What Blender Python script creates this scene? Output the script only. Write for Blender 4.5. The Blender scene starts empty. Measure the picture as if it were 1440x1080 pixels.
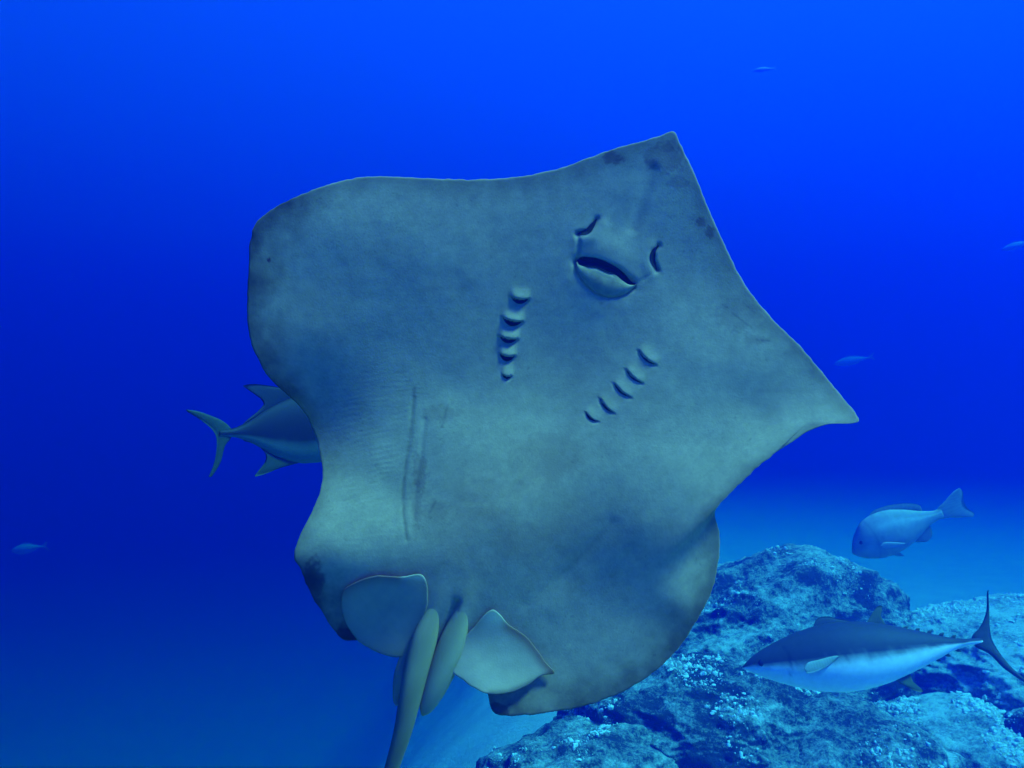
import bpy, math, random
import numpy as np
from mathutils import Vector, Matrix, noise as mnoise

random.seed(7)
rng = np.random.default_rng(7)
sc = bpy.context.scene
col = sc.collection
R = math.radians

# ------------------------------------------------------------------ camera
CAM = np.array([0.0, 0.0, 3.0])
PITCH = R(4.0)
F = 1130.0                                   # focal length in photo pixels (1440 x 1080)
cd = bpy.data.cameras.new('camera')
cam = bpy.data.objects.new('camera', cd)
col.objects.link(cam)
cam.location = CAM
cam.rotation_euler = (R(90) + PITCH, 0, 0)
cd.sensor_width = 36.0
cd.lens = 36.0 * F / 1440.0
cd.clip_start = 0.05
cd.clip_end = 500
sc.camera = cam

# ------------------------------------------------------------------ light
SUN_EL, SUN_AZ = R(58), R(118)               # azimuth: clockwise from +Y (view direction)
SURFACE = 18.0                                # height of the water surface above the sea floor
w = bpy.data.worlds.new('World')
sc.world = w
w.use_nodes = True
nt = w.node_tree
bg = nt.nodes['Background']
sky = nt.nodes.new('ShaderNodeTexSky')
sky.sky_type = 'NISHITA'
sky.sun_disc = False
sky.sun_elevation = SUN_EL
sky.sun_rotation = SUN_AZ
nt.links.new(sky.outputs[0], bg.inputs[0])
bg.inputs[1].default_value = 0.052
sl = bpy.data.lights.new('sun', 'SUN')
sl.energy = 5.0
sl.angle = R(10)
sl.color = (1.0, 0.97, 0.92)
sun = bpy.data.objects.new('sun', sl)
col.objects.link(sun)
sdir = Vector((math.sin(SUN_AZ) * math.cos(SUN_EL), math.cos(SUN_AZ) * math.cos(SUN_EL), math.sin(SUN_EL)))
sun.rotation_euler = sdir.to_track_quat('Z', 'Y').to_euler()
sun.location = (0, 0, 12)

vs = sc.view_settings
vs.view_transform = 'Standard'
vs.look = 'None'
vs.gamma = 1.0
vs.use_curve_mapping = False
vs.exposure = 2.55
cy = sc.cycles
cy.use_denoising = True
cy.max_bounces = 6
cy.diffuse_bounces = 3
cy.volume_bounces = 1
cy.caustics_reflective = False
cy.caustics_refractive = False

# ------------------------------------------------------------------ helpers
fwd = np.array([0.0, math.cos(PITCH), math.sin(PITCH)])
upv = np.array([0.0, -math.sin(PITCH), math.cos(PITCH)])
rgt = np.array([1.0, 0.0, 0.0])


def P(px, py, d):
    """photo pixel + depth along the view axis -> world point(s)"""
    px, py, d = np.broadcast_arrays(np.asarray(px, float), np.asarray(py, float), np.asarray(d, float))
    return (CAM + d[..., None] * fwd + ((px - 720) / F * d)[..., None] * rgt
            + (-(py - 540) / F * d)[..., None] * upv)


def tag(o, label=None, cat=None, group=None, kind=None):
    if label: o['label'] = label
    if cat: o['category'] = cat
    if group: o['group'] = group
    if kind: o['kind'] = kind
    return o


def empty(name, loc):
    o = bpy.data.objects.new(name, None)
    col.objects.link(o)
    o.empty_display_size = 0.1
    o.location = Vector(loc)
    return o


def mesh(name, V, Fc, mat, parent=None, cols=None, smooth=True, world=True):
    me = bpy.data.meshes.new(name)
    V = np.asarray(V, float)
    if parent is not None and world:
        V = V - np.array(parent.location)
    me.from_pydata(V.tolist(), [], [tuple(f) for f in Fc])
    if cols is not None:
        a = me.color_attributes.new('pig', 'FLOAT_COLOR', 'POINT')
        c4 = np.ones((len(V), 4), np.float32)
        c4[:, :cols.shape[1]] = cols
        a.data.foreach_set('color', c4.ravel())
    if smooth:
        me.polygons.foreach_set('use_smooth', [True] * len(me.polygons))
    me.materials.append(mat)
    me.update()
    o = bpy.data.objects.new(name, me)
    col.objects.link(o)
    if parent is not None:
        o.parent = parent
    return o


def grid_faces(nu, nv, closed_u=False, off=0, flip=False):
    fs = []
    for i in range(nu if closed_u else nu - 1):
        a = i * nv
        b = ((i + 1) % nu) * nv
        for j in range(nv - 1):
            f = (off + a + j, off + b + j, off + b + j + 1, off + a + j + 1)
            fs.append(f[::-1] if flip else f)
    return fs


def catmull(pts, n, closed=True):
    pts = np.asarray(pts, float)
    m = len(pts)
    segs = m if closed else m - 1
    out, seg_len = [], []
    for i in range(segs):
        p1, p2 = pts[i], pts[(i + 1) % m]
        if closed:
            p0, p3 = pts[i - 1], pts[(i + 2) % m]
        else:
            p0 = pts[i - 1] if i > 0 else 2 * p1 - p2
            p3 = pts[i + 2] if i + 2 < m else 2 * p2 - p1
        t0 = 0.0
        t1 = t0 + max(np.linalg.norm(p1 - p0), 1e-6) ** .5
        t2 = t1 + max(np.linalg.norm(p2 - p1), 1e-6) ** .5
        t3 = t2 + max(np.linalg.norm(p3 - p2), 1e-6) ** .5
        t = np.linspace(t1, t2, 24, endpoint=False)[:, None]
        A1 = (t1 - t) / (t1 - t0) * p0 + (t - t0) / (t1 - t0) * p1
        A2 = (t2 - t) / (t2 - t1) * p1 + (t - t1) / (t2 - t1) * p2
        A3 = (t3 - t) / (t3 - t2) * p2 + (t - t2) / (t3 - t2) * p3
        B1 = (t2 - t) / (t2 - t0) * A1 + (t - t0) / (t2 - t0) * A2
        B2 = (t3 - t) / (t3 - t1) * A2 + (t - t1) / (t3 - t1) * A3
        out.append((t2 - t) / (t2 - t1) * B1 + (t - t1) / (t2 - t1) * B2)
    out = np.concatenate(out + [pts[:1] if closed else pts[-1:]])
    L = np.concatenate([[0], np.cumsum(np.linalg.norm(np.diff(out, axis=0), axis=1))])
    s = np.linspace(0, L[-1], n, endpoint=not closed)
    return np.stack([np.interp(s, L, out[:, k]) for k in range(out.shape[1])], 1)


def seg_dist(x, y, poly):
    """distance to an open polyline"""
    best = np.full(np.shape(x), 1e9)
    for (ax, ay), (bx, by) in zip(poly[:-1], poly[1:]):
        dx, dy = bx - ax, by - ay
        t = np.clip(((x - ax) * dx + (y - ay) * dy) / (dx * dx + dy * dy + 1e-9), 0, 1)
        best = np.minimum(best, np.hypot(x - ax - t * dx, y - ay - t * dy))
    return best


def smooth01(x):
    x = np.clip(x, 0, 1)
    return x * x * (3 - 2 * x)


_lat = rng.random((64, 64))


def vnoise(x, y):
    xi, yi = np.floor(x).astype(int), np.floor(y).astype(int)
    fx, fy = smooth01(x - xi), smooth01(y - yi)
    g = lambda a, b: _lat[a % 64, b % 64]
    return ((g(xi, yi) * (1 - fx) + g(xi + 1, yi) * fx) * (1 - fy)
            + (g(xi, yi + 1) * (1 - fx) + g(xi + 1, yi + 1) * fx) * fy)


def fnoise(x, y, oct=4):
    s, a, t = 0, 1, 0
    for k in range(oct):
        s = s + a * vnoise(x * 2 ** k + 17 * k, y * 2 ** k + 5 * k)
        t += a
        a *= .5
    return s / t


# ------------------------------------------------------------------ materials
def new_mat(name):
    m = bpy.data.materials.new(name)
    m.use_nodes = True
    return m, m.node_tree, m.node_tree.nodes['Principled BSDF']


def pig_mat(name, rough=.5, mottle=.12, mscale=30, bump=.0015, bscale=220, spec=.35, sss=0.0, streak=None):
    """pigment comes from the mesh, broken up by procedural mottling and a fine skin relief"""
    m, t, b = new_mat(name)
    N, L = t.nodes, t.links
    a = N.new('ShaderNodeAttribute'); a.attribute_name = 'pig'
    tc = N.new('ShaderNodeTexCoord')
    n1 = N.new('ShaderNodeTexNoise'); n1.inputs['Scale'].default_value = mscale
    n1.inputs['Detail'].default_value = 6; n1.inputs['Roughness'].default_value = .65
    L.new(tc.outputs['Object'], n1.inputs['Vector'])
    mr = N.new('ShaderNodeMapRange')
    mr.inputs[1].default_value = .25; mr.inputs[2].default_value = .75
    mr.inputs[3].default_value = 1 - mottle; mr.inputs[4].default_value = 1 + mottle
    L.new(n1.outputs[0], mr.inputs[0])
    mx = N.new('ShaderNodeVectorMath'); mx.operation = 'SCALE'
    L.new(a.outputs['Color'], mx.inputs[0]); L.new(mr.outputs[0], mx.inputs['Scale'])
    L.new(mx.outputs[0], b.inputs['Base Color'])
    n2 = N.new('ShaderNodeTexNoise'); n2.inputs['Scale'].default_value = bscale
    n2.inputs['Detail'].default_value = 4
    if streak:
        mp = N.new('ShaderNodeMapping'); mp.inputs['Scale'].default_value = streak
        L.new(tc.outputs['Object'], mp.inputs[0]); L.new(mp.outputs[0], n2.inputs['Vector'])
    else:
        L.new(tc.outputs['Object'], n2.inputs['Vector'])
    bp = N.new('ShaderNodeBump'); bp.inputs['Distance'].default_value = bump
    bp.inputs['Strength'].default_value = .8
    L.new(n2.outputs[0], bp.inputs['Height']); L.new(bp.outputs[0], b.inputs['Normal'])
    b.inputs['Roughness'].default_value = rough
    b.inputs['Specular IOR Level'].default_value = spec
    if sss:
        b.inputs['Subsurface Weight'].default_value = sss
        b.inputs['Subsurface Radius'].default_value = (.012, .009, .007)
        b.inputs['Subsurface Scale'].default_value = 1.0
    return m


def plain_mat(name, c, rough=.6, spec=.3):
    m, t, b = new_mat(name)
    N, L = t.nodes, t.links
    tc = N.new('ShaderNodeTexCoord')
    n1 = N.new('ShaderNodeTexNoise'); n1.inputs['Scale'].default_value = 60
    L.new(tc.outputs['Object'], n1.inputs['Vector'])
    rp = N.new('ShaderNodeValToRGB')
    rp.color_ramp.elements[0].position = .3; rp.color_ramp.elements[1].position = .7
    rp.color_ramp.elements[0].color = (*[v * .75 for v in c], 1)
    rp.color_ramp.elements[1].color = (*[min(1, v * 1.2) for v in c], 1)
    L.new(n1.outputs[0], rp.inputs[0]); L.new(rp.outputs[0], b.inputs['Base Color'])
    b.inputs['Roughness'].default_value = rough
    b.inputs['Specular IOR Level'].default_value = spec
    return m


M_skin = pig_mat('ray_skin', rough=.6, mottle=.09, mscale=16, bump=.00042, bscale=240, spec=.22)
M_fish = pig_mat('fish_skin', rough=.62, mottle=.12, mscale=30, bump=.001, bscale=200, spec=.2)
M_dark = plain_mat('dark_opening', (.022, .016, .018), .8, .1)  # dark lining and inner shade of the openings, both put into the colour
M_jaw = plain_mat('jaw_skin', (.42, .24, .13), .6, .2)
M_eye = plain_mat('fish_eye', (.02, .02, .02), .15, .6)


def reef_mat(name, dark, pale, pale_range):
    m, t, b = new_mat(name)
    N, L = t.nodes, t.links
    tc = N.new('ShaderNodeTexCoord')
    ge = N.new('ShaderNodeNewGeometry')
    n1 = N.new('ShaderNodeTexNoise'); n1.inputs['Scale'].default_value = 1.6
    n1.inputs['Detail'].default_value = 10; n1.inputs['Roughness'].default_value = .72
    n2 = N.new('ShaderNodeTexNoise'); n2.inputs['Scale'].default_value = 18
    n2.inputs['Detail'].default_value = 6; n2.inputs['Roughness'].default_value = .75
    L.new(tc.outputs['Object'], n1.inputs['Vector']); L.new(tc.outputs['Object'], n2.inputs['Vector'])
    # pale upward faces: sand and coral crumbs, plus dappled light put into the colour
    sx = N.new('ShaderNodeSeparateXYZ'); L.new(ge.outputs['Normal'], sx.inputs[0])
    ad = N.new('ShaderNodeMath'); ad.operation = 'MULTIPLY_ADD'
    L.new(sx.outputs['Z'], ad.inputs[0]); ad.inputs[1].default_value = .28
    nm = N.new('ShaderNodeMath'); nm.operation = 'MULTIPLY'; nm.inputs[1].default_value = 1.7
    L.new(n1.outputs[0], nm.inputs[0]); L.new(nm.outputs[0], ad.inputs[2])
    ad2 = N.new('ShaderNodeMath'); ad2.operation = 'MULTIPLY_ADD'
    L.new(n2.outputs[0], ad2.inputs[0]); ad2.inputs[1].default_value = .8
    L.new(ad.outputs[0], ad2.inputs[2])
    n3 = N.new('ShaderNodeTexNoise'); n3.inputs['Scale'].default_value = 55
    n3.inputs['Detail'].default_value = 4
    L.new(tc.outputs['Object'], n3.inputs['Vector'])
    ad3 = N.new('ShaderNodeMath'); ad3.operation = 'MULTIPLY_ADD'
    L.new(n3.outputs[0], ad3.inputs[0]); ad3.inputs[1].default_value = .45
    L.new(ad2.outputs[0], ad3.inputs[2])
    mr = N.new('ShaderNodeMapRange')
    mr.inputs[1].default_value = pale_range[0]; mr.inputs[2].default_value = pale_range[1]
    L.new(ad3.outputs[0], mr.inputs[0])
    rp = N.new('ShaderNodeValToRGB')
    e = rp.color_ramp.elements
    e[0].position = 0; e[0].color = (*dark, 1)
    e[1].position = 1; e[1].color = (*pale, 1)
    q = e.new(.45); q.color = (*[.62 * u + .38 * v for u, v in zip(dark, pale)], 1)
    L.new(mr.outputs[0], rp.inputs[0]); L.new(rp.outputs[0], b.inputs['Base Color'])
    bp = N.new('ShaderNodeBump'); bp.inputs['Distance'].default_value = .05
    L.new(n2.outputs[0], bp.inputs['Height']); L.new(bp.outputs[0], b.inputs['Normal'])
    b.inputs['Roughness'].default_value = .9
    b.inputs['Specular IOR Level'].default_value = .1
    return m


M_rock = reef_mat('reef_rock', (.05, .062, .056), (.78, .76, .66), (1.58, 1.98))
M_rock_pale = reef_mat('pale_reef_rock', (.11, .13, .115), (.84, .82, .72), (1.44, 1.84))
M_sand = reef_mat('sand', (.62, .60, .54), (.82, .80, .74), (1.3, 2.1))
M_rubble = plain_mat('coral_rubble', (.80, .79, .72), .85, .1)

# ------------------------------------------------------------------ sea floor
xs = np.concatenate([np.linspace(-90, -9, 40), np.linspace(-8.9, 8.9, 150), np.linspace(9, 90, 40)])
ys = np.concatenate([np.linspace(-60, 1.9, 30), np.linspace(2, 16, 150), np.linspace(16.2, 110, 50)])
V = []


def ground(x, y):
    """the reef stands on a shelf; to the left the floor falls away into deeper water"""
    e = x - .10 * y + .25 * mnoise.noise(Vector((x * .4, y * .4, 7)))
    k = min(max((.2 - e) / 9.0, 0), 1)
    return -7.0 * k * k * (3 - 2 * k)


for x in xs:
    for y in ys:
        z = ground(x, y) + .10 * mnoise.noise(Vector((x * .35, y * .35, 0))) + .05 * mnoise.noise(Vector((x * 1.1, y * 1.1, 3))) \
            + .02 * mnoise.noise(Vector((x * 3.4, y * 3.4, 9)))
        V.append((x, y, z))
floor = mesh('sea_floor', V, grid_faces(len(xs), len(ys), flip=False), M_sand)
tag(floor, 'pale sandy sea floor fading into blue water', None, None, 'structure')


# ------------------------------------------------------------------ reef rocks
def ico(sub):
    import bmesh
    bm = bmesh.new()
    bmesh.ops.create_icosphere(bm, subdivisions=sub, radius=1)
    bm.verts.ensure_lookup_table()
    v = np.array([x.co[:] for x in bm.verts]); f = [tuple(q.index for q in x.verts) for x in bm.faces]
    bm.free()
    return v, f


ICO = {k: ico(k) for k in (1, 5, 6, 7)}
rock_pts = []


def rock(c, r, sub, seed, amp, mat, label, yaw=0.0, fine=1.0, cat='rock', bits=0):
    v, f = ICO[sub]
    c = np.array(c, float); r = np.array(r, float)
    off = Vector((seed * 7.3, seed * 3.1, seed * 1.7))
    out = np.empty_like(v)
    cs, sn = math.cos(yaw), math.sin(yaw)
    for i, d in enumerate(v):
        dv = Vector(d)
        q = dv * 1.1 + off
        h = mnoise.noise(q) * .55 + mnoise.noise(q * 2.3) * .32
        h += -abs(mnoise.noise(q * 4.1)) * .34 + .1
        h += (mnoise.noise(q * 9.0) * .075 - abs(mnoise.noise(q * 17.0)) * .075 + mnoise.noise(q * 38.0) * .034 - abs(mnoise.noise(q * 26.0)) * .05) * fine
        p = np.array(d) * r * (1 + amp * h)
        out[i] = c + np.array([p[0] * cs - p[1] * sn, p[0] * sn + p[1] * cs, p[2]])
    base = c.copy(); base[2] = ground(c[0], c[1])
    me = mesh('reef_rock', out - base, f, mat)
    me.location = Vector(base)
    tag(me, label, cat, 'reef rocks on the sea floor')
    if bits:
        rock_pts.append((out, np.array(f), bits, (.32 if mat is M_rock_pale else .14)))
    return me


def at_floor(px, d, z):
    p = P(px, 540, d)
    return (p[0], p[1], z + ground(p[0], p[1]))


rock(at_floor(1095, 9.7, .30), (1.98, 1.5, 1.28), 7, 1.0, .30, M_rock,
     'large domed reef rock speckled with pale sand and painted light dapples behind the tuna', .3, bits=6000)
rock(at_floor(985, 7.7, .10), (1.45, 1.15, .85), 7, 2.0, .32, M_rock,
     'low knobbly blue grey rock at the foot of the domed reef rock', -.4, bits=4200)
rock(at_floor(840, 7.1, .02), (1.25, .9, .55), 6, 3.4, .36, M_rock,
     'small knobbly rock below the hind edge of the stingray', .7, bits=3000)
rock(at_floor(1190, 7.2, .0), (.95, .9, .72), 6, 4.1, .32, M_rock,
     'dark rock directly under the belly of the tuna', .2, bits=1500)
rock(at_floor(1430, 9.2, .30), (1.75, 1.5, .84), 7, 5.2, .28, M_rock_pale,
     'bright pale rock slope beneath the tail of the tuna', .1, bits=8000)
rock(at_floor(1480, 7.0, .0), (.75, .7, .66), 6, 6.3, .34, M_rock,
     'dark rock beside the bright pale slope', .9, bits=900)
rock(at_floor(1335, 7.6, -.05), (.95, 1.0, .62), 6, 8.3, .30, M_rock_pale,
     'pale rubble mound between the two dark rocks under the tuna tail', .5, bits=5000)
rock(at_floor(190, 12.5, -.3), (2.0, 1.5, .8), 6, 7.7, .4, M_rock_pale,
     'faint low rock alone on the dim sea floor far from the reef', .4)

# crumbs of coral and shell lying on the rocks
v1, f1 = ICO[1]
VV, FF, n0 = [], [], 0
for out, f, nb, bias in rock_pts:
    tri = out[f]
    nrm = np.cross(tri[:, 1] - tri[:, 0], tri[:, 2] - tri[:, 0])
    ar = np.linalg.norm(nrm, axis=1)
    nz = nrm[:, 2] / (ar + 1e-12)
    wgt = ar * np.clip(nz - .05, 0, 1)
    idx = rng.choice(len(f), nb * 3, p=wgt / wgt.sum())
    for k in idx:
        c = tri[k].mean(0)
        if c[2] < .02 + ground(c[0], c[1]): continue
        if mnoise.noise(Vector(c * 1.5)) + .6 * mnoise.noise(Vector(c * 4.5)) < .22 - bias + .45 * random.random(): continue
        s = .004 + .018 * random.random() ** 5
        sc3 = s * rng.uniform(.45, 1.6, 3)
        VV.append(v1 * sc3 * (1 + .25 * rng.standard_normal((len(v1), 1)).clip(-1, 1)) + c + np.array([0, 0, s * .3]))
        FF += [tuple(n0 + i for i in q) for q in f1]
        n0 += len(v1)
rub = mesh('coral_rubble', np.concatenate(VV), FF, M_rubble, smooth=False)
tag(rub, 'pale crumbs of coral and shell strewn over the reef rocks', 'rubble', None, 'stuff')


# ------------------------------------------------------------------ shells: outline + depth -> closed skin
def shell(outline, center, zf, thick, depth0, n=400, rings=60, edge_mm=3.0, edge_px=5.0, dorsal_rings=None,
          power=1.5, ragged=0.0):
    """closed body from a pixel outline: zf(x,y) is the near face (m towards the viewer), thick(s) the depth behind it"""
    o = catmull(outline, n)
    c = np.array(center, float)
    if ragged:                                           # a fin margin is never a clean curve
        tg = np.roll(o, -1, 0) - np.roll(o, 1, 0)
        rd = o - c
        rl = np.linalg.norm(rd, axis=1)
        sn = np.abs(tg[:, 0] * rd[:, 1] - tg[:, 1] * rd[:, 0]) / (np.linalg.norm(tg, axis=1) * rl)
        o = o + rd / rl[:, None] * (ragged * smooth01((sn - .25) / .4) * (fnoise(o[:, 0] / 9, o[:, 1] / 9, 3) - .5) * 2)[:, None]
    k = np.linspace(0, 1, rings)
    s = 1 - (1 - k) ** power
    s[0] = .004
    rad = np.linalg.norm(o - c, axis=1)
    S, RAD = np.meshgrid(s, rad)                         # (n, rings)
    X = c[0] + (o[:, :1] - c[0]) * s[None]
    Y = c[1] + (o[:, 1:] - c[1]) * s[None]
    e = np.clip((1 - S) * RAD / edge_px, 0, 1)
    rnd = edge_mm * .001 * (1 - np.sqrt(np.clip(1 - (1 - e) ** 2, 0, 1)))
    Z = zf(X, Y)
    Zn = Z - rnd
    T = edge_mm * .002 - rnd + thick(S) * np.clip((1 - S) * RAD / 40, 0, 1)
    Zf = Z - T
    near = P(X, Y, depth0 - Zn).reshape(-1, 3)
    far = P(X, Y, depth0 - Zf).reshape(-1, 3)
    m = len(near)
    faces = grid_faces(n, rings, True, 0, True) + grid_faces(n, rings, True, m, False)
    for i in range(n):                                   # rim
        a, b = i * rings + rings - 1, ((i + 1) % n) * rings + rings - 1
        faces.append((a, b, m + b, m + a))
    faces.append(tuple(i * rings for i in range(n)))
    faces.append(tuple(m + i * rings for i in range(n))[::-1])
    return np.concatenate([near, far]), faces, X, Y, S, RAD


class TPS:
    def __init__(s, pts, lam=0.0):
        p = np.asarray(pts, float)
        s.c = p[:, :2] / 500.0
        n = len(p)
        K = s.k(np.linalg.norm(s.c[:, None] - s.c[None], axis=2)) + lam * np.eye(n)
        A = np.zeros((n + 3, n + 3))
        A[:n, :n] = K
        A[:n, n] = 1; A[:n, n + 1:] = s.c
        A[n:, :n] = A[:n, n:].T
        s.w = np.linalg.solve(A, np.concatenate([p[:, 2], np.zeros(3)]))

    @staticmethod
    def k(r):
        return np.where(r > 1e-9, r * r * np.log(np.maximum(r, 1e-9)), 0)

    def __call__(s, x, y):
        x, y = np.asarray(x, float) / 500, np.asarray(y, float) / 500
        r = s.w[-3] + s.w[-2] * x + s.w[-1] * y
        for (cx, cy_), wt in zip(s.c, s.w[:-3]):
            r = r + wt * s.k(np.hypot(x - cx, y - cy_))
        return r


# ------------------------------------------------------------------ the stingray
D_RAY = 1.70
disc = [(947, 185), (928, 191), (905, 198), (870, 207), (830, 221), (790, 236), (750, 245), (700, 251), (650, 252.5),
        (600, 251), (550, 248), (510, 249), (475, 256), (440, 267), (405, 282), (378, 298), (360, 313), (353, 332),
        (350, 370), (348, 410), (347.5, 450), (352, 480), (362, 503), (377, 530), (402, 554), (420, 570), (431, 585),
        (440, 606), (447.5, 626), (451, 643), (454, 662), (450, 691), (437, 723), (420, 757), (413.5, 783), (421, 798),
        (438, 837), (453, 861), (471, 887), (484, 899), (502, 900), (530, 893), (560, 888), (590, 905), (622, 925),
        (652, 905), (672, 930), (686, 976), (691, 996), (700, 1005), (714, 1007), (755, 1004), (820, 993.5),
        (874, 973), (913, 950), (944, 923), (968, 892), (991, 853), (1003, 825), (1010.5, 787), (1012, 752),
        (1006, 719), (1030, 691), (1060, 662), (1088, 639), (1116, 620), (1134, 608), (1163, 597), (1207, 592),
        (1187, 561), (1157, 525), (1128, 490), (1083, 445), (1054, 410), (1033, 374), (999, 300), (980, 252),
        (958, 205)]
ctrl = [  # photo x, y, millimetres towards the viewer
    (945, 187, 45), (800, 232, 35), (700, 250, 30), (600, 250, 30), (500, 250, 30), (400, 285, 30), (353, 335, 25), (348, 400, 20), (348, 450, 14),
    (362, 503, 6), (402, 554, -16), (440, 606, -34), (452, 650, -22),
    (560, 330, 30), (480, 330, 30), (420, 400, 18), (440, 470, 10), (500, 410, 18), (450, 540, -14), (470, 610, -24), (560, 440, 13), (660, 330, 28), (700, 420, 18),
    (640, 500, 9), (560, 550, 2), (640, 550, 5), (780, 320, 28), (880, 300, 31), (930, 240, 40), (850, 390, 22), (830, 470, 10), (800, 530, 5),
    (760, 590, 12), (960, 400, 18), (1000, 330, 25), (1054, 410, 12), (980, 500, 22), (900, 600, 30),
    (452, 690, 10), (425, 755, 50), (415, 785, 56), (440, 838, 38), (471, 887, 10), (500, 900, 5), (500, 700, 30), (470, 770, 62), (530, 650, 14),
    (560, 700, 28), (560, 760, 50), (520, 830, 38), (620, 600, 15), (620, 700, 38), (700, 640, 30), (720, 740, 52), (640, 800, 52), (640, 870, 36), (622, 925, 20),
    (1083, 445, 5), (1060, 520, 10), (1128, 490, -5), (1187, 561, -5), (1207, 592, 8), (1130, 570, -2), (1163, 597, 12), (1070, 590, 2), (1116, 620, 20),
    (1060, 662, 34), (1010, 640, 26), (1006, 715, 46), (960, 690, 46), (940, 760, 46),
    (985, 742, 46), (1010, 775, 34), (985, 800, 30), (1000, 830, 22), (960, 850, 25), (968, 892, 16), (900, 860, 20), (913, 950, 16), (850, 900, 18),
    (820, 993, 22), (755, 1004, 30), (700, 1004, 30), (740, 940, 15), (800, 820, 22), (760, 850, 24), (850, 720, 42), (690, 960, 18),
]
zt = TPS([(a, b, c * .001) for a, b, c in ctrl], lam=2e-4)

gills = [((718.5, 417), (743, 420), 1.0, 8), ((707, 446), (734, 452), 1.15, 9), ((702.5, 472), (727, 476), 1.1, 8),
         ((702.5, 497), (724, 500), .9, 9), ((706, 526), (720, 528), .6, 4),
         ((899, 493), (922, 512), .62, 3.4), ((881, 519), (903, 538), .55, 3), ((864, 539), (887, 558), .55, 3),
         ((844, 560), (863, 580), .5, 3), ((824, 579), (841, 592), .45, 3.6)]
lip_up = catmull([(811, 366), (818, 361.5), (830, 362), (843, 364.5), (856, 370), (868, 376.5), (879, 386), (888, 396), (894, 399)], 60, False)
lip_lo = catmull([(812, 368), (814, 372), (826, 375), (838, 376.5), (849, 381), (856, 384), (866, 387), (875, 394), (884, 400), (893, 401)], 60, False)
jaw_lo = catmull([(810, 369), (811, 381), (819, 395), (831, 407), (845, 414.5), (860, 417), (876, 414.5), (888, 407), (897, 398)], 60, False)
nos_a = [(839, 308), (833, 317), (826, 325), (812, 329)]
nos_b = [(926, 345), (919, 354), (918, 366), (924, 380)]


def gill_disp(x, y):
    z = np.zeros_like(x)
    for (ax, ay), (bx, by), k, wd in gills:
        L = math.hypot(bx - ax, by - ay)
        ux, uy = (bx - ax) / L, (by - ay) / L
        vx, vy = -uy, ux                                    # points towards the tail
        u = ((x - (ax + bx) / 2) * ux + (y - (ay + by) / 2) * uy) / (L / 2)
        v = (x - (ax + bx) / 2) * vx + (y - (ay + by) / 2) * vy - 2.5 * (1 - np.clip(u * u, 0, 1))
        win = np.exp(-np.abs(u / 1.0) ** 4)
        flap = np.where(v < 0, np.exp(-(v / 11.0) ** 2) * .0055, 0) * (1 - smooth01((v + 1.0) / 2.0))
        pit = -np.where(v > -1, smooth01((v + 1) / 2.5) * np.exp(-np.clip(v - 1.5, 0, 99) ** 2 / (wd * .9) ** 2), 0) * .005
        z = z + k * win * (flap + pit)
    return z


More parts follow.
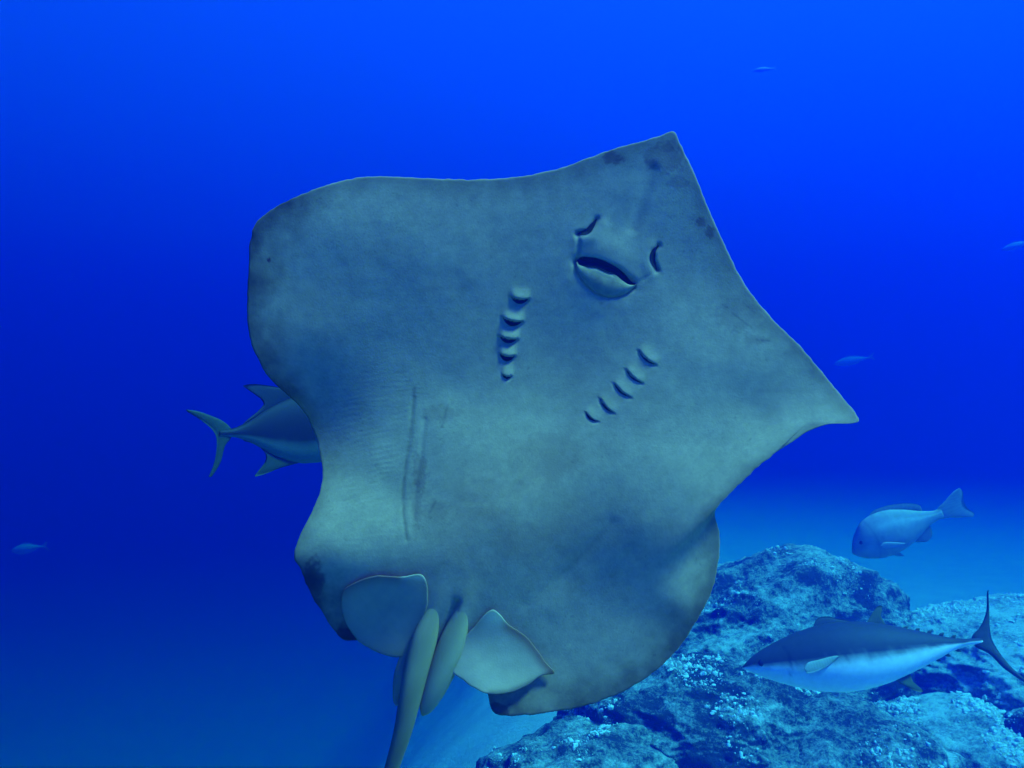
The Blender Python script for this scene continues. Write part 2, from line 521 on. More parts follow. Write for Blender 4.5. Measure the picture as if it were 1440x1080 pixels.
def z_disc(x, y):
    z = zt(x, y)
    z = z + gill_disp(x, y)
    # nasal curtain swelling above the mouth, groove around the jaw
    g = lambda cx, cy_, rx, ry, a: np.exp(-((((x - cx) * math.cos(a) + (y - cy_) * math.sin(a)) / rx) ** 2
                                            + ((-(x - cx) * math.sin(a) + (y - cy_) * math.cos(a)) / ry) ** 2))
    z = z + .004 * g(856, 350, 46, 22, .42)
    z = z + .003 * g(850, 392, 52, 30, .35)
    z = z - .0035 * np.exp(-(seg_dist(x, y, jaw_lo[::6]) / 3.5) ** 2)
    z = z - .002 * np.exp(-(seg_dist(x, y, jaw_lo[::6]) / 12.0) ** 2)
    z = z - .010 * np.exp(-(seg_dist(x, y, ((lip_up + lip_lo) / 2)[::6]) / 5.5) ** 2)
    z = z - .0032 * np.exp(-(seg_dist(x, y, nos_a) / 4.0) ** 2) + .002 * np.exp(-(seg_dist(x, y, [(q[0] + 8, q[1] + 8) for q in nos_a]) / 9) ** 2)
    z = z - .0032 * np.exp(-(seg_dist(x, y, nos_b) / 4.0) ** 2) + .0015 * np.exp(-(seg_dist(x, y, [(q[0] - 9, q[1] + 4) for q in nos_b]) / 9) ** 2)
    z = z - .0022 * np.exp(-(seg_dist(x, y, [(812, 329), (814, 345), (811, 364)]) / 3.0) ** 2)
    z = z - .0008 * np.exp(-(seg_dist(x, y, [(924, 380), (912, 388), (897, 398)]) / 3.0) ** 2)
    # long shallow creases of the belly
    z = z - .0009 * np.exp(-(seg_dist(x, y, [(582, 560), (577, 620), (567, 680), (567, 720), (572, 760)]) / 3.0) ** 2)
    z = z - .0010 * np.exp(-(seg_dist(x, y, [(597, 590), (592, 640), (584, 690), (582, 730)]) / 4.0) ** 2)
    z = z - .0012 * np.exp(-(seg_dist(x, y, [(860, 735), (800, 800), (740, 850)]) / 9.0) ** 2)
    z = z + .0010 * np.exp(-(seg_dist(x, y, [(905, 735), (845, 800), (780, 860)]) / 12.0) ** 2)
    z = z - .0022 * np.exp(-(seg_dist(x, y, [(918, 240), (900, 290), (890, 320)]) / 9.0) ** 2)
    # the wing folds over the hind lobe: a step that dies out towards the belly
    ax_, ay_, bx_, by_ = 1008.0, 714.0, 905.0, 815.0
    L_ = math.hypot(bx_ - ax_, by_ - ay_)
    tx_, ty_ = (bx_ - ax_) / L_, (by_ - ay_) / L_
    tt = ((x - ax_) * tx_ + (y - ay_) * ty_) / L_
    nn = (x - ax_) * -ty_ + (y - ay_) * tx_                     # negative on the hind side
    fade = smooth01(1 - tt) * np.exp(-(np.clip(np.abs(nn) - 2, 0, None) / 190) ** 2) * smooth01((tt + .3) / .3)
    z = z - .036 * fade * smooth01((-nn) / (3 + 34 * np.clip(tt, 0, 1)))
    z = z + .007 * smooth01(1 - tt) * smooth01((tt + 1.2) / .5) * np.exp(-((nn - 3) / 16) ** 2) * (nn > -3)
    # vent groove and tail root
    z = z - .010 * np.exp(-(seg_dist(x, y, [(641, 848), (630, 875), (618, 905)]) / 5.0) ** 2)
    grow = smooth01((y - 800) / 95)
    z = z + .010 * grow * np.exp(-(seg_dist(x, y, [(626, 800), (614, 845), (600, 885), (588, 930)]) / 15.0) ** 2)
    z = z + .009 * grow * np.exp(-(seg_dist(x, y, [(664, 790), (654, 845), (642, 885), (628, 930)]) / 15.0) ** 2)
    # muscle and fin-ray ripples
    z = z + .0012 * (fnoise(x / 60, y / 60, 3) - .5) * 2
    ripple = np.exp(-(((x - 520) / 90) ** 2 + ((y - 640) / 130) ** 2))
    z = z + .00022 * ripple * np.clip(fnoise(x / 16 + 3, y / 16, 2) - .35, 0, 1) * 1.6 * np.sin(y * .85 + x * .16 + 9 * fnoise(x / 26, y / 26, 3))
    return z


def thick(S):
    return .135 * np.clip(1 - S ** 2, 0, 1) ** 1.3


ray_root = empty('stingray', P(700, 600, D_RAY))
tag(ray_root, 'large grey stingray showing its pale underside with mouth and gill slits', 'stingray')
V, Fc, X, Y, S, RAD = shell(disc, (735, 560), z_disc, thick, D_RAY, n=1100, rings=210, edge_mm=1.8, edge_px=3.0, power=1.25, ragged=1.5)


def disc_pigment(X, Y, S, RAD):
    base = np.array([.51, .278, .163])
    c = np.ones(X.shape + (3,)) * base
    mot = fnoise(X / 90, Y / 90, 5)
    c *= (1 + .20 * (mot - .5))[..., None]
    fine = fnoise(X / 9, Y / 9, 3)
    c *= (1 + .26 * (fine - .5))[..., None]
    grain = fnoise(X / 2.6 + 31, Y / 2.6, 2)
    c *= (1 + .22 * (grain - .5))[..., None]
    pore = smooth01((fnoise(X / 3.4 + 7, Y / 3.4 + 19, 2) - .80) / .08) * smooth01((fnoise(X / 60 + 2, Y / 60, 2) - .42) / .2)
    c *= (1 - .30 * pore)[..., None]
    strk = fnoise(X / 46 + Y / 200, Y / 5.5, 3)
    c *= (1 + .12 * (strk - .5))[..., None]
    brown = np.exp(-(((X - 700) / 130) ** 2 + ((Y - 740) / 90) ** 2)) * fnoise(X / 40 + 9, Y / 40, 4)
    c *= 1 - .35 * brown[..., None] * np.array([.6, 1.0, 1.15])
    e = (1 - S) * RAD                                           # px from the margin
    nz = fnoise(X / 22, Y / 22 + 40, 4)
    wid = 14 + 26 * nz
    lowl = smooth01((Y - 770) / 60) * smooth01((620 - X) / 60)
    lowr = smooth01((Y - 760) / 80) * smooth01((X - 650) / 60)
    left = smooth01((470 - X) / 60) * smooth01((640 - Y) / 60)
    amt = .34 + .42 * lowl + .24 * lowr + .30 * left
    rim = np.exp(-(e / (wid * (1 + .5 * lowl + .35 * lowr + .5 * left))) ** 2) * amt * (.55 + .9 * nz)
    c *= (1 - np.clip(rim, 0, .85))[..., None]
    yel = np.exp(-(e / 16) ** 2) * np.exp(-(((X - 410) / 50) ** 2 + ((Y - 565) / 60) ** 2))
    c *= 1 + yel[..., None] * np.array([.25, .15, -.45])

    def blot(cx, cy_, rx, ry, k, th=.45, sc_=7.):
        nonlocal c
        w_ = np.exp(-(((X - cx) / rx) ** 2 + ((Y - cy_) / ry) ** 2))
        n_ = fnoise(X / sc_ + cx, Y / sc_ + cy_, 3)
        a_ = smooth01((w_ * 1.3 - 1 + n_ * 1.0 + .1 - (th - .45)) / .35) * k * smooth01(w_ * 5)
        c = c * (1 - np.clip(a_, 0, 1)[..., None] * np.array([.85, 1, .95]))
    blot(860, 221, 14, 11, .5, .5, 4.5); blot(876, 224, 5, 5, .4, .5, 3)
    blot(935, 222, 34, 24, .34, .52, 5); blot(915, 230, 10, 8, .3, .5, 4); blot(940, 205, 18, 12, .25, .5, 4)
    blot(986, 312, 9, 7, .5, .5, 2.6); blot(998, 326, 8, 10, .5, .5, 2.6); blot(955, 255, 16, 10, .25)
    blot(378, 366, 2.2, 2.2, .8, .2)
    blot(590, 665, 12, 28, .30, .46, 4); blot(585, 710, 9, 42, .20, .5, 4)
    blot(620, 580, 28, 14, .16, .48, 4); blot(610, 720, 20, 18, .14, .5, 4)
    blot(1040, 445, 36, 26, .18, .5, 4); blot(1062, 478, 22, 8, .2, .5, 3)
    blot(490, 893, 22, 12, .75, .35, 6); blot(440, 820, 16, 34, .55, .42, 6); blot(700, 998, 18, 10, .6, .4, 5)
    blot(760, 640, 60, 40, .16, .5, 10)
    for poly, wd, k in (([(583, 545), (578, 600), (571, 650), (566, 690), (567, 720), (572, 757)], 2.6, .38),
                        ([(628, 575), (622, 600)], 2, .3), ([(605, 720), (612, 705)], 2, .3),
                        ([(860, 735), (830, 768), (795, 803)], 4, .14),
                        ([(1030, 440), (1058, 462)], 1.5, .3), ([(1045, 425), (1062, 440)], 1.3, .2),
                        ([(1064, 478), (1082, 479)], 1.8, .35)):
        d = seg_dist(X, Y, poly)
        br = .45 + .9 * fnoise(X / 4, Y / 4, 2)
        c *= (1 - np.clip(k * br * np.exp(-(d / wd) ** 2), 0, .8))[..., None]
    # skin darker along both nostrils
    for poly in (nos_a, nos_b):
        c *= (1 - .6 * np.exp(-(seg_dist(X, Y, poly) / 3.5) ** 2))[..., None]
    return c.reshape(-1, 3)


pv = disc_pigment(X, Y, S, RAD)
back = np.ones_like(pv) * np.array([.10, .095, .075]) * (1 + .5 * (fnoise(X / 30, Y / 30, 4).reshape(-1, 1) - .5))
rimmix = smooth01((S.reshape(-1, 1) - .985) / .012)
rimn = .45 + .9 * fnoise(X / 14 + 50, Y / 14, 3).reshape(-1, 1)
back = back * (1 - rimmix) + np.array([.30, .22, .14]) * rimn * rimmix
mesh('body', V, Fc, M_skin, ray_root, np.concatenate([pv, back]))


def lens(name, c1, c2, mat, lift, bulge=0.0, n2=10, sink=.004, pig=None, parent=ray_root):
    """a closed sliver lofted between two pixel curves, riding on the belly"""
    n = len(c1)
    t = np.linspace(0, 1, n2)
    X = c1[:, :1] * (1 - t) + c2[:, :1] * t
    Y = c1[:, 1:] * (1 - t) + c2[:, 1:] * t
    u = np.linspace(0, 1, n)[:, None]
    prof = (4 * t * (1 - t))[None] * np.clip(4 * u * (1 - u), 0, 1) ** .5
    Zn = lift(X, Y) + bulge * prof
    a = P(X, Y, D_RAY - Zn).reshape(-1, 3)
    b = P(X, Y, D_RAY - (Zn - sink)).reshape(-1, 3)
    m = len(a)
    f = grid_faces(n, n2, False, 0, False) + grid_faces(n, n2, False, m, True)
    for i in range(n - 1):
        for j in (0, n2 - 1):
            f.append((i * n2 + j, (i + 1) * n2 + j, m + (i + 1) * n2 + j, m + i * n2 + j))
    for j in range(n2 - 1):
        for i in (0, n - 1):
            f.append((i * n2 + j, i * n2 + j + 1, m + i * n2 + j + 1, m + i * n2 + j))
    return mesh(name, np.concatenate([a, b]), f, mat, parent, pig)


# mouth: dark sliver coloured as its inner shade, lower jaw plate under it
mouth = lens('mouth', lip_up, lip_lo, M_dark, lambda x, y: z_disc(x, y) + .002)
jaw_top = lip_lo.copy()
zc = float(z_disc(np.array([852.0]), np.array([398.0]))[0])
jw = lens('lower_jaw', jaw_top, jaw_lo, M_jaw,
          lambda x, y: zt(x, y) + .0005, bulge=.0042, n2=24, sink=.012)
jw.parent = mouth
up2 = lip_lo + np.array([-.6, 2.4])
lp = lens('lip', lip_lo, up2, M_jaw, lambda x, y: zt(x, y) + .0002, bulge=.0012, n2=6)


lp.parent = mouth


def crescent(poly, wmax, n=24, bend=0):
    p = catmull(poly, n, False)
    tg = np.gradient(p, axis=0); tg /= np.linalg.norm(tg, axis=1)[:, None]
    nr = np.stack([-tg[:, 1], tg[:, 0]], 1)
    u = np.linspace(0, 1, n)
    w_ = wmax * np.sin(np.pi * np.clip(u, 0.02, .98)) ** .7
    return p - nr * w_[:, None] * .5, p + nr * w_[:, None] * .5


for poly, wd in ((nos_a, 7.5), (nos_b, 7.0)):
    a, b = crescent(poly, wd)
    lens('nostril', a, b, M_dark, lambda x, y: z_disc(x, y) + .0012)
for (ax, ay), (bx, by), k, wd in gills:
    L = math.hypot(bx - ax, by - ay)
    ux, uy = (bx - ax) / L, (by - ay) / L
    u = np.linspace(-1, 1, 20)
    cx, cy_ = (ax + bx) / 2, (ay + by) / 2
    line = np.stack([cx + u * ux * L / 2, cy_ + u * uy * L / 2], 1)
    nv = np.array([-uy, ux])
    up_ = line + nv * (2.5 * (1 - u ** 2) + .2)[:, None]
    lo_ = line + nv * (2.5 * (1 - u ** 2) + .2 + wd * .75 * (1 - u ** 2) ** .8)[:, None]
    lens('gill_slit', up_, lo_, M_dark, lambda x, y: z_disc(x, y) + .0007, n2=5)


# pelvic fins
def fin_pig(X, Y, S, RAD, rimk, base=(.51, .278, .167)):
    c = np.ones(X.shape + (3,)) * np.array(base)
    e = (1 - S) * RAD
    nz = fnoise(X / 12, Y / 12, 4)
    c *= (1 + .25 * (nz - .5))[..., None]
    c *= (1 - np.clip(rimk * np.exp(-(e / (5 + 12 * nz)) ** 2), 0, .8))[..., None]
    return c


pelL = [(597, 812), (589, 807), (566, 811), (530, 809.5), (504, 817), (483, 831), (480, 848), (484, 870), (494, 889), (504, 901), (518, 911),
        (539, 921), (560, 924.5), (574, 922), (585, 900), (596, 870), (602, 840)]
zpl = TPS([(600, 812, .006), (604, 850, .006), (585, 915, .010), (566, 811, .012), (530, 809, .013), (483, 831, .007), (484, 870, .005), (504, 901, .009),
           (560, 924, .014), (540, 860, .008), (570, 840, .008)], 1e-4)
V, Fc, X, Y, S, RAD = shell(pelL, (545, 865), lambda x, y: zt(x, y) + zpl(x, y), lambda s: .008 * (1 - s ** 2), D_RAY, n=260, rings=50, edge_mm=1.7, edge_px=3.0, ragged=.8)
c = fin_pig(X, Y, S, RAD, .25)
top = np.exp(-(seg_dist(X, Y, [(483, 831), (504, 817), (530, 810), (566, 812)]) / 9) ** 2)
c *= 1 - top[..., None] * np.array([.05, .28, .30])
tip = np.exp(-(seg_dist(X, Y, [(568, 811), (596, 811)]) / 5) ** 2)
c = c * (1 - .8 * tip[..., None]) + .8 * tip[..., None] * np.array([.66, .42, .25])
fl = mesh('pelvic_fin', V, Fc, M_skin, ray_root, np.concatenate([c.reshape(-1, 3)] * 2))

pelR = [(692, 857), (702, 863), (714, 877), (741, 896), (758, 917), (768, 932), (780, 946.5), (762, 950), (741, 964), (714, 974.5), (687, 975.5),
        (666, 967), (652, 957), (637, 945), (640, 925), (652, 900), (668, 880)]
zpr = TPS([(692, 857, .009), (741, 896, .009), (780, 947, .011), (741, 964, .018), (687, 975, .034), (640, 945, .030), (652, 900, .012),
           (690, 920, .018), (730, 925, .014), (670, 945, .030), (755, 935, .011)], 1e-4)
V, Fc, X, Y, S, RAD = shell(pelR, (695, 922), lambda x, y: zt(x, y) + zpr(x, y), lambda s: .008 * (1 - s ** 2), D_RAY, n=260, rings=50, edge_mm=1.7, edge_px=3.0, ragged=.8)
c = fin_pig(X, Y, S, RAD, .12, (.53, .305, .195))
rimR = np.exp(-(seg_dist(X, Y, [(714, 880), (741, 898), (758, 918), (776, 944)]) / 10) ** 2)
c *= 1 - rimR[..., None] * np.array([.38, .55, .58])
rimB = np.exp(-(seg_dist(X, Y, [(776, 946), (741, 962), (714, 973), (690, 974)]) / 4) ** 2)
c *= 1 - .5 * rimB[..., None]
tip = np.exp(-(((X - 697) / 16) ** 2 + ((Y - 867) / 12) ** 2))
c = c * (1 - .8 * tip[..., None]) + .8 * tip[..., None] * np.array([.70, .46, .28])
mesh('pelvic_fin', V, Fc, M_skin, ray_root, np.concatenate([c.reshape(-1, 3)] * 2))


def limb(name, pts, mat, parent, colf, n=60, m=28, depth0=D_RAY, flat=1.0, blend=None):
    """tapered rod through photo pixels: (x, y, z toward viewer, half width in px)"""
    p = catmull(np.array(pts, float), n, False)
    C = P(p[:, 0], p[:, 1], depth0 - p[:, 2])
    tg = np.gradient(C, axis=0); tg /= np.linalg.norm(tg, axis=1)[:, None]
    out, cc, zc_ = [], [], []
    for i in range(n):
        side = np.cross(tg[i], fwd); side /= np.linalg.norm(side)
        nr = np.cross(side, tg[i])
        r = p[i, 3] / F * depth0
        for k in range(m):
            a = 2 * math.pi * k / m
            out.append(C[i] + side * r * math.cos(a) + nr * r * flat * math.sin(a))
            zc_.append(p[i, 2])
            cc.append(colf(i / (n - 1), a))
    out = np.array(out)
    if blend:                                              # grow out of the belly skin without a seam
        q = out - CAM
        dd = q @ fwd
        vx, vy = 720 + F * (q @ rgt) / dd, 540 - F * (q @ upv) / dd
        t_ = smooth01((vy - blend[0]) / (blend[1] - blend[0]))
        zv = depth0 - dd
        zd = z_disc(vx, vy) - np.where(zv > np.array(zc_), .0015, .02)
        out = P(vx, vy, depth0 - (zv * t_ + zd * (1 - t_)))
    f = []
    for i in range(n - 1):
        for k in range(m):
            f.append((i * m + k, i * m + (k + 1) % m, (i + 1) * m + (k + 1) % m, (i + 1) * m + k))
    f.append(tuple(range(m))[::-1]); f.append(tuple((n - 1) * m + k for k in range(m)))
    return mesh(name, out, f, mat, parent, np.array(cc))


skinc = lambda u, a: np.array([.42, .25, .13]) * (1 + .1 * math.sin(9 * u + 3 * a))
limb('clasper', [(600, 850, .010, 8), (590, 885, .010, 11), (578, 918, .014, 13), (568, 950, .018, 14), (562, 975, .018, 10), (558, 988, .018, 5), (557, 992, .018, 1)],
     M_skin, ray_root, skinc, flat=.7)
limb('clasper', [(664, 800, .030, 1.5), (656, 835, .034, 5), (649, 862, .034, 11), (640, 892, .031, 17), (629, 925, .032, 19.5), (617, 955, .035, 17.5), (606, 980, .036, 14), (598, 998, .037, 8.5), (594, 1006, .038, 2)],
     M_skin, ray_root, skinc, flat=.75, n=90, blend=(800, 900))
limb('tail', [(628, 790, .030, 1.5), (616, 838, .034, 6), (607, 866, .034, 12), (598, 895, .033, 17), (588, 930, .036, 18), (577, 980, .043, 15.5), (566, 1030, .045, 12.5), (551, 1080, .043, 10), (529, 1150, .03, 8),
              (497, 1240, .0, 6), (452, 1350, -.08, 4), (397, 1480, -.2, 2.2), (352, 1570, -.3, .6)],
     M_skin, ray_root, lambda u, a: np.array([.46, .27, .14]) * (1 - .55 * smooth01((u - .03) * 3.0)) * (1 + .10 * math.sin(3 * a + 2) + .06 * math.sin(60 * u + 2 * a)), n=150, flat=.8, blend=(800, 900))


# ------------------------------------------------------------------ fishes
def curve(pts):
    p = np.array(pts, float)
    q = catmull(p, 200, False)
    return lambda u: np.interp(u, q[:, 0], q[:, 1])


def fish(name, label, px, py, d, length, roll, yaw, top, bot, wid, fins, pigf, eye=None, group=None, nu=90, nv=40, heading=-1, bank=0.0):
    """local axes: x from nose (0) to tail root (1), z up, y towards the side; heading -1 swims to picture left"""
    root = empty(name, P(px, py, d))
    ct, cb, cw = curve(top), curve(bot), curve(wid)
    # local frame in world: nose->tail direction
    ax = -heading * rgt
    up = upv.copy()
    ca, sa = math.cos(roll), math.sin(roll)
    ex = ax * ca + up * sa
    ez = -ax * sa + up * ca
    ey = np.cross(ez, ex)
    cyw, syw = math.cos(yaw), math.sin(yaw)
    ex2 = ex * cyw + fwd * syw
    ez = ez * math.cos(bank) + np.cross(ex2, ez) * math.sin(bank)
    ey2 = np.cross(ez, ex2)
    o = np.array(root.location)

    def W(x, y, z):
        return o + (np.asarray(x)[..., None] * ex2 + np.asarray(y)[..., None] * ey2 + np.asarray(z)[..., None] * ez) * length
    uu = (1 - np.cos(np.linspace(0, np.pi, nu))) / 2 * .35 + np.linspace(0, 1, nu) * .65
    th = np.linspace(0, 2 * np.pi, nv, endpoint=False)
    U, T = np.meshgrid(uu, th, indexing='ij')
    zt_, zb_, ww = ct(U), cb(U), cw(U)
    mid, hz = (zt_ + zb_) / 2, (zt_ - zb_) / 2
    Yl = ww * np.cos(T) * (1 - .12 * np.abs(np.sin(T)) ** 3)
    Zl = mid + hz * np.sin(T)
    Vb = W(U - .45, Yl, Zl).reshape(-1, 3)
    f = []
    for i in range(nu - 1):
        for k in range(nv):
            f.append((i * nv + k, i * nv + (k + 1) % nv, (i + 1) * nv + (k + 1) % nv, (i + 1) * nv + k))
    f.append(tuple(range(nv))[::-1]); f.append(tuple((nu - 1) * nv + k for k in range(nv)))
    cc = pigf(U, np.sin(T), Zl).reshape(-1, 3)
    body = mesh('body', Vb, f, M_fish, root, cc)
    for fn, outl, colr, thk, kw in fins:
        i_, j_ = kw['split']
        npt = len(outl)
        if j_ <= i_: j_ += npt
        ca_ = catmull([outl[k % npt] for k in range(i_, j_ + 1)], 60, False)
        cb_ = catmull([outl[k % npt] for k in range(j_, i_ + npt + 1)], 60, False)[::-1]
        s = np.linspace(0, 1, 9)
        Xl = ca_[:, :1] * (1 - s) + cb_[:, :1] * s; Zq = ca_[:, 1:] * (1 - s) + cb_[:, 1:] * s
        hy = thk * (.12 + np.sqrt(np.clip(4 * s * (1 - s), 0, 1)))[None] * np.ones_like(Xl)
        y0 = kw.get('y', 0.0) + kw.get('splay', 0.0) * (Xl - kw.get('x0', 0))
        n_, r_ = Xl.shape
        A = W(Xl - .45, y0 + hy, Zq).reshape(-1, 3); B = W(Xl - .45, y0 - hy, Zq).reshape(-1, 3)
        m = len(A)
        ff = grid_faces(n_, r_, False, 0) + grid_faces(n_, r_, False, m, True)
        for i in range(n_ - 1):
            for j in (0, r_ - 1):
                ff.append((i * r_ + j, (i + 1) * r_ + j, m + (i + 1) * r_ + j, m + i * r_ + j))
        col_ = np.ones((m * 2, 3)) * np.array(colr)
        stripe = (1 + .07 * np.sin(np.linspace(0, 90, n_)))[:, None] * np.ones_like(Xl)
        col_ *= np.concatenate([stripe.ravel(), stripe.ravel()])[:, None]
        mesh(fn, np.concatenate([A, B]), ff, M_fish, root, col_)
    if eye:
        ex_, ez_, er = eye
        v, fc = ICO[5] if False else ICO[1]
        import bmesh
        bm = bmesh.new(); bmesh.ops.create_uvsphere(bm, u_segments=20, v_segments=12, radius=1)
        v = np.array([q.co[:] for q in bm.verts]); fc = [tuple(q.index for q in x.verts) for x in bm.faces]; bm.free()
        for sgn in (-1, 1):
            yy = cw(np.array([ex_]))[0] * .86 * sgn
            mesh('eye', W(ex_ - .45 + v[:, 0] * er, yy + v[:, 1] * er * .5, ez_ + v[:, 2] * er), fc, M_eye, root)
    tag(root, label, 'fish', group)
    return root


# yellow-finned tuna in front of the reef
def tuna_pig(U, T, Z):
    n = fnoise(U * 40, T * 3 + 8, 3)
    line = -.50 + .16 * U + .10 * np.exp(-(U / .12) ** 2) + .22 * (n - .5)
    k = smooth01((T - line) / .45)
    dark = np.array([.035, .042, .055]); pale = np.array([.86, .86, .80])
    c = pale * (1 - k[..., None]) + dark * k[..., None]
    gc = np.exp(-((U - .20 + .035 * T ** 2) / .006) ** 2) * smooth01((.75 - np.abs(T)) / .2)
    return c * (1 - .45 * gc)[..., None]


L_t = 1.235
fish('tuna', 'big tuna with dark back, pale belly and yellowish fins before the domed rock', 1192, 922, 4.3, L_t, R(9.5), R(-8),
     [(0, .002), (.05, .040), (.13, .078), (.28, .125), (.42, .143), (.58, .125), (.75, .072), (.88, .026), (.95, .014), (1, .014)],
     [(0, -.004), (.05, -.034), (.13, -.072), (.28, -.125), (.42, -.145), (.58, -.128), (.75, -.076), (.88, -.028), (.95, -.014), (1, -.014)],
     [(0, .003), (.05, .030), (.13, .058), (.28, .092), (.42, .105), (.58, .092), (.75, .052), (.88, .022), (.95, .018), (1, .010)],
     [('tail_fin', [(.965, .018), (1.01, .055), (1.055, .115), (1.085, .195), (1.09, .20), (1.065, .11), (1.045, .04), (1.04, 0), (1.05, -.05),
                    (1.075, -.11), (1.115, -.175), (1.11, -.18), (1.05, -.12), (1.01, -.055), (.965, -.018)], (.05, .055, .05), .008, {'split': (4, 11)}),
      ('dorsal_fin', [(.33, .12), (.36, .165), (.40, .172), (.45, .155), (.50, .135), (.50, .115)], (.05, .06, .07), .005, {'split': (0, 5)}),
      ('dorsal_fin', [(.55, .11), (.585, .15), (.63, .19), (.645, .188), (.63, .15), (.64, .10)], (.09, .10, .05), .005, {'split': (0, 5)}),
      ('anal_fin', [(.60, -.105), (.645, -.145), (.70, -.175), (.712, -.172), (.685, -.14), (.68, -.09)], (.11, .12, .05), .005, {'split': (0, 5)}),
      ('pectoral_fin', [(.245, -.040), (.262, -.020), (.31, -.012), (.385, -.004), (.395, -.008), (.34, -.040), (.28, -.058), (.25, -.056)], (.34, .37, .31), .004,
       {'split': (4, 0), 'y': -.098, 'splay': -.05, 'x0': .25}),
      ('pectoral_fin', [(.245, -.040), (.262, -.020), (.31, -.012), (.385, -.004), (.395, -.008), (.34, -.040), (.28, -.058), (.25, -.056)], (.34, .37, .31), .004,
       {'split': (4, 0), 'y': .098, 'splay': .05, 'x0': .25}),
      ('pelvic_fin', [(.29, -.115), (.33, -.135), (.37, -.155), (.375, -.150), (.35, -.12), (.34, -.105)], (.4, .4, .36), .004, {'split': (0, 5)})]
     + [('finlet', [(x, (a - .004) * s), (x + .010, (a + .006) * s), (x + .026, (a + .006) * s), (x + .018, (a - .008) * s)], (.06, .065, .04), .003, {'split': (0, 3)})
        for s in (1, -1) for x, a in ((.70, .085), (.745, .071), (.79, .056), (.835, .042), (.88, .027))],
     tuna_pig, (.085, .006, .016), bank=R(-26))


# deep-bodied trevally swimming behind the stingray
def jack_pig(U, T, Z):
    n = fnoise(U * 30, T * 3, 3)
    k = smooth01((T + .62 + .12 * (n - .5)) / .35)
    dark = np.array([.010, .012, .018]); pale = np.array([.09, .12, .10])
    return pale * (1 - k[..., None]) + dark * k[..., None]


fish('trevally', 'dark deep bodied trevally with forked tail half hidden behind the stingray', 456, 602, 3.1, .74, R(-1), R(-40),
     [(0, .0), (.05, .06), (.15, .13), (.3, .19), (.45, .20), (.6, .175), (.75, .115), (.86, .05), (.93, .022), (1, .016)],
     [(0, -.01), (.05, -.05), (.15, -.10), (.3, -.16), (.45, -.175), (.6, -.17), (.72, -.125), (.83, -.06), (.91, -.025), (.95, -.018), (1, -.016)],
     [(0, .003), (.05, .03), (.15, .055), (.3, .075), (.5, .075), (.7, .045), (.88, .02), (.95, .016), (1, .01)],
     [('tail_fin', [(.94, .02), (.98, .06), (1.03, .085), (1.10, .112), (1.15, .12), (1.147, .113), (1.085, .07), (1.03, .02), (1.012, -.015), (1.012, -.07), (1.025, -.14),
                    (1.05, -.20), (1.043, -.205), (.995, -.14), (.97, -.06), (.94, -.02)], (.03, .045, .028), .006, {'split': (4, 11)}),
      ('dorsal_fin', [(.50, .185), (.57, .20), (.66, .21), (.74, .225), (.84, .235), (.88, .225), (.80, .205), (.76, .175), (.77, .14), (.80, .105), (.86, .06), (.88, .04), (.75, .10), (.6, .16)],
       (.02, .024, .03), .006, {'split': (0, 11)}),
      ('anal_fin', [(.56, -.165), (.62, -.175), (.70, -.19), (.79, -.215), (.83, -.218), (.775, -.18), (.755, -.15), (.765, -.11), (.80, -.065), (.88, -.04), (.88, -.03), (.75, -.10), (.62, -.155)],
       (.03, .042, .026), .006, {'split': (0, 10)}),
      ('dorsal_fin', [(.33, .16), (.37, .21), (.42, .205), (.47, .18), (.48, .16)], (.09, .095, .1), .005, {'split': (0, 4)}),
      ('pectoral_fin', [(.27, -.03), (.33, -.02), (.45, -.06), (.53, -.10), (.50, -.105), (.38, -.08), (.29, -.065)], (.2, .2, .18), .004, {'split': (3, 0), 'y': -.075, 'splay': -.1, 'x0': .27})],
     jack_pig, (.09, .035, .018), heading=1)


# pale sea bream above the reef
def bream_pig(U, T, Z):
    n = fnoise(U * 24, T * 4, 4)
    c = np.ones(U.shape + (3,)) * np.array([.40, .40, .38])
    c *= (1 + .35 * (n - .5))[..., None]
    lat = np.exp(-((T - .55 + .25 * U) / .16) ** 2) * smooth01((U - .2) / .2)
    c += .18 * lat[..., None]
    cheek = np.exp(-((U - .2 - .05 * T) / .05) ** 2) * np.exp(-((T + .25) / .28) ** 2)
    c += .12 * cheek[..., None]
    gc = np.exp(-((U - .27 + .04 * T ** 2) / .012) ** 2)
    c *= (1 - .22 * gc)[..., None]
    return np.clip(c, .02, .8)


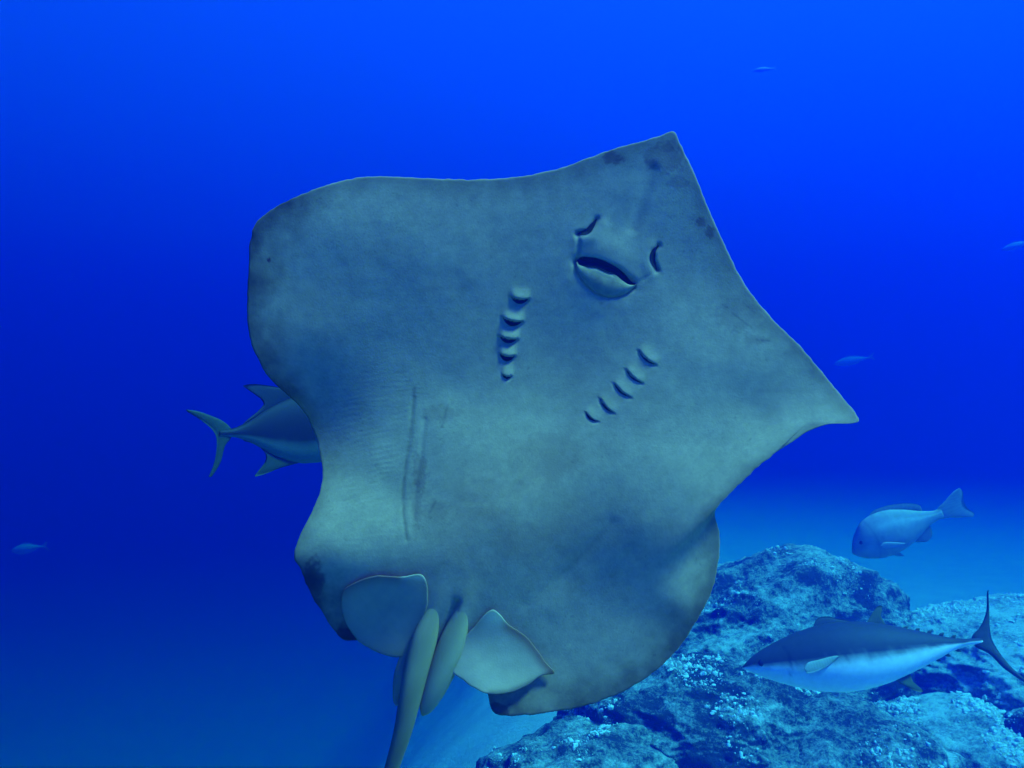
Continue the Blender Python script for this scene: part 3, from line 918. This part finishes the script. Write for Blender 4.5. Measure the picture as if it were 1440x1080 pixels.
fish('sea_bream', 'pale blunt headed sea bream nosing downward above the reef rocks', 1254, 750, 7.6, .90, R(24), R(-6),
     [(0, -.03), (.03, .04), (.09, .13), (.2, .225), (.35, .265), (.5, .25), (.65, .19), (.8, .11), (.92, .06), (1, .055)],
     [(0, -.05), (.04, -.095), (.12, -.15), (.25, -.20), (.4, -.215), (.55, -.195), (.7, -.14), (.82, -.08), (.92, -.055), (1, -.05)],
     [(0, .01), (.04, .045), (.12, .075), (.3, .10), (.5, .095), (.7, .06), (.9, .025), (1, .012)],
     [('tail_fin', [(.96, .05), (1.06, .10), (1.19, .165), (1.26, .175), (1.275, .13), (1.245, .03), (1.25, -.05), (1.29, -.13), (1.265, -.155), (1.15, -.115), (1.05, -.075), (.96, -.045)],
       (.36, .36, .33), .008, {'split': (3, 8)}),
      ('dorsal_fin', [(.28, .235), (.36, .29), (.5, .29), (.64, .26), (.76, .21), (.83, .155), (.82, .10), (.6, .19), (.4, .24)], (.30, .30, .28), .006, {'split': (0, 6)}),
      ('anal_fin', [(.60, -.15), (.68, -.20), (.76, -.215), (.82, -.17), (.84, -.08), (.7, -.11)], (.28, .28, .25), .006, {'split': (0, 4)}),
      ('pelvic_fin', [(.30, -.17), (.36, -.21), (.44, -.26), (.47, -.265), (.44, -.21), (.42, -.17)], (.34, .34, .31), .005, {'split': (0, 5)}),
      ('pectoral_fin', [(.27, -.04), (.31, -.02), (.40, -.05), (.50, -.10), (.48, -.115), (.37, -.10), (.29, -.075)], (.5, .5, .46), .005, {'split': (3, 0), 'y': -.105, 'splay': -.1, 'x0': .27})],
     bream_pig, (.115, .05, .022))

# far fishes almost lost in the blue
far_top = [(0, .0), (.08, .06), (.3, .13), (.5, .13), (.75, .07), (.92, .025), (1, .022)]
far_bot = [(0, -.01), (.08, -.06), (.3, -.12), (.5, -.12), (.75, -.065), (.92, -.025), (1, -.022)]
far_wid = [(0, .005), (.08, .04), (.3, .07), (.5, .07), (.75, .04), (.92, .02), (1, .01)]
far_fins = [('tail_fin', [(.97, .02), (1.05, .07), (1.15, .13), (1.12, .05), (1.09, 0), (1.12, -.05), (1.15, -.13), (1.05, -.07), (.97, -.02)], (.4, .4, .38), .006, {'split': (2, 6)}),
            ('dorsal_fin', [(.35, .125), (.42, .17), (.55, .155), (.7, .10), (.7, .07), (.5, .12)], (.36, .36, .34), .006, {'split': (0, 4)})]
far_pig = lambda U, T, Z: (np.ones(U.shape + (3,)) * np.array([.55, .55, .52])) * (1 - .35 * smooth01(T))[..., None]
for lab, px, py, d, ln, rl, hd in (
        ('tiny faint fish in the open water above the snout of the stingray', 1072, 98, 24, .58, 3, -1),
        ('faint pale fish in open water level with the mouth of the stingray', 1428, 346, 21, .75, 16, -1),
        ('ghostly fish in the blue beside the pointed wing tip of the stingray', 1195, 508, 26, 1.1, 12, -1),
        ('dim fish alone in the darkest water above the faint low rock', 36, 772, 21, 1.0, 10, -1)):
    fish('distant_fish', lab, px, py, d, ln, R(rl), R(-12), far_top, far_bot, far_wid, far_fins, far_pig, None,
         'distant fishes fading into the blue', nu=30, nv=16, heading=hd)

# ------------------------------------------------------------------ the water itself
m = bpy.data.materials.new('blue_water')
m.use_nodes = True
t = m.node_tree
t.nodes.remove(t.nodes['Principled BSDF'])
pvn = t.nodes.new('ShaderNodeVolumePrincipled')
DENS = .40
pvn.inputs['Density'].default_value = DENS


def vol(sig_s, sig_a):
    c = [q / DENS for q in sig_s]
    a = [(1 - q / (DENS * (1 - cc))) ** 2 for q, cc in zip(sig_a, c)]
    return c, a


cs_, ab_ = vol((.0001, .0037, .088), (.178, .074, .012))
pvn.inputs['Color'].default_value = (*cs_, 1)
pvn.inputs['Absorption Color'].default_value = (*ab_, 1)
pvn.inputs['Anisotropy'].default_value = 0.55
t.links.new(pvn.outputs[0], t.nodes['Material Output'].inputs['Volume'])
x0, x1, y0, y1, z0, z1 = -95, 95, -65, 115, -7.0, SURFACE
hv = [(x0, y0, z0), (x1, y0, z0), (x1, y1, z0), (x0, y1, z0), (x0, y0, z1), (x1, y0, z1), (x1, y1, z1), (x0, y1, z1)]
hf = [(0, 3, 2, 1), (4, 5, 6, 7), (0, 1, 5, 4), (1, 2, 6, 5), (2, 3, 7, 6), (3, 0, 4, 7)]
hz = mesh('haze', hv, hf, m, smooth=False)
tag(hz, 'clear blue sea water filling the whole scene', 'water', None, 'stuff')
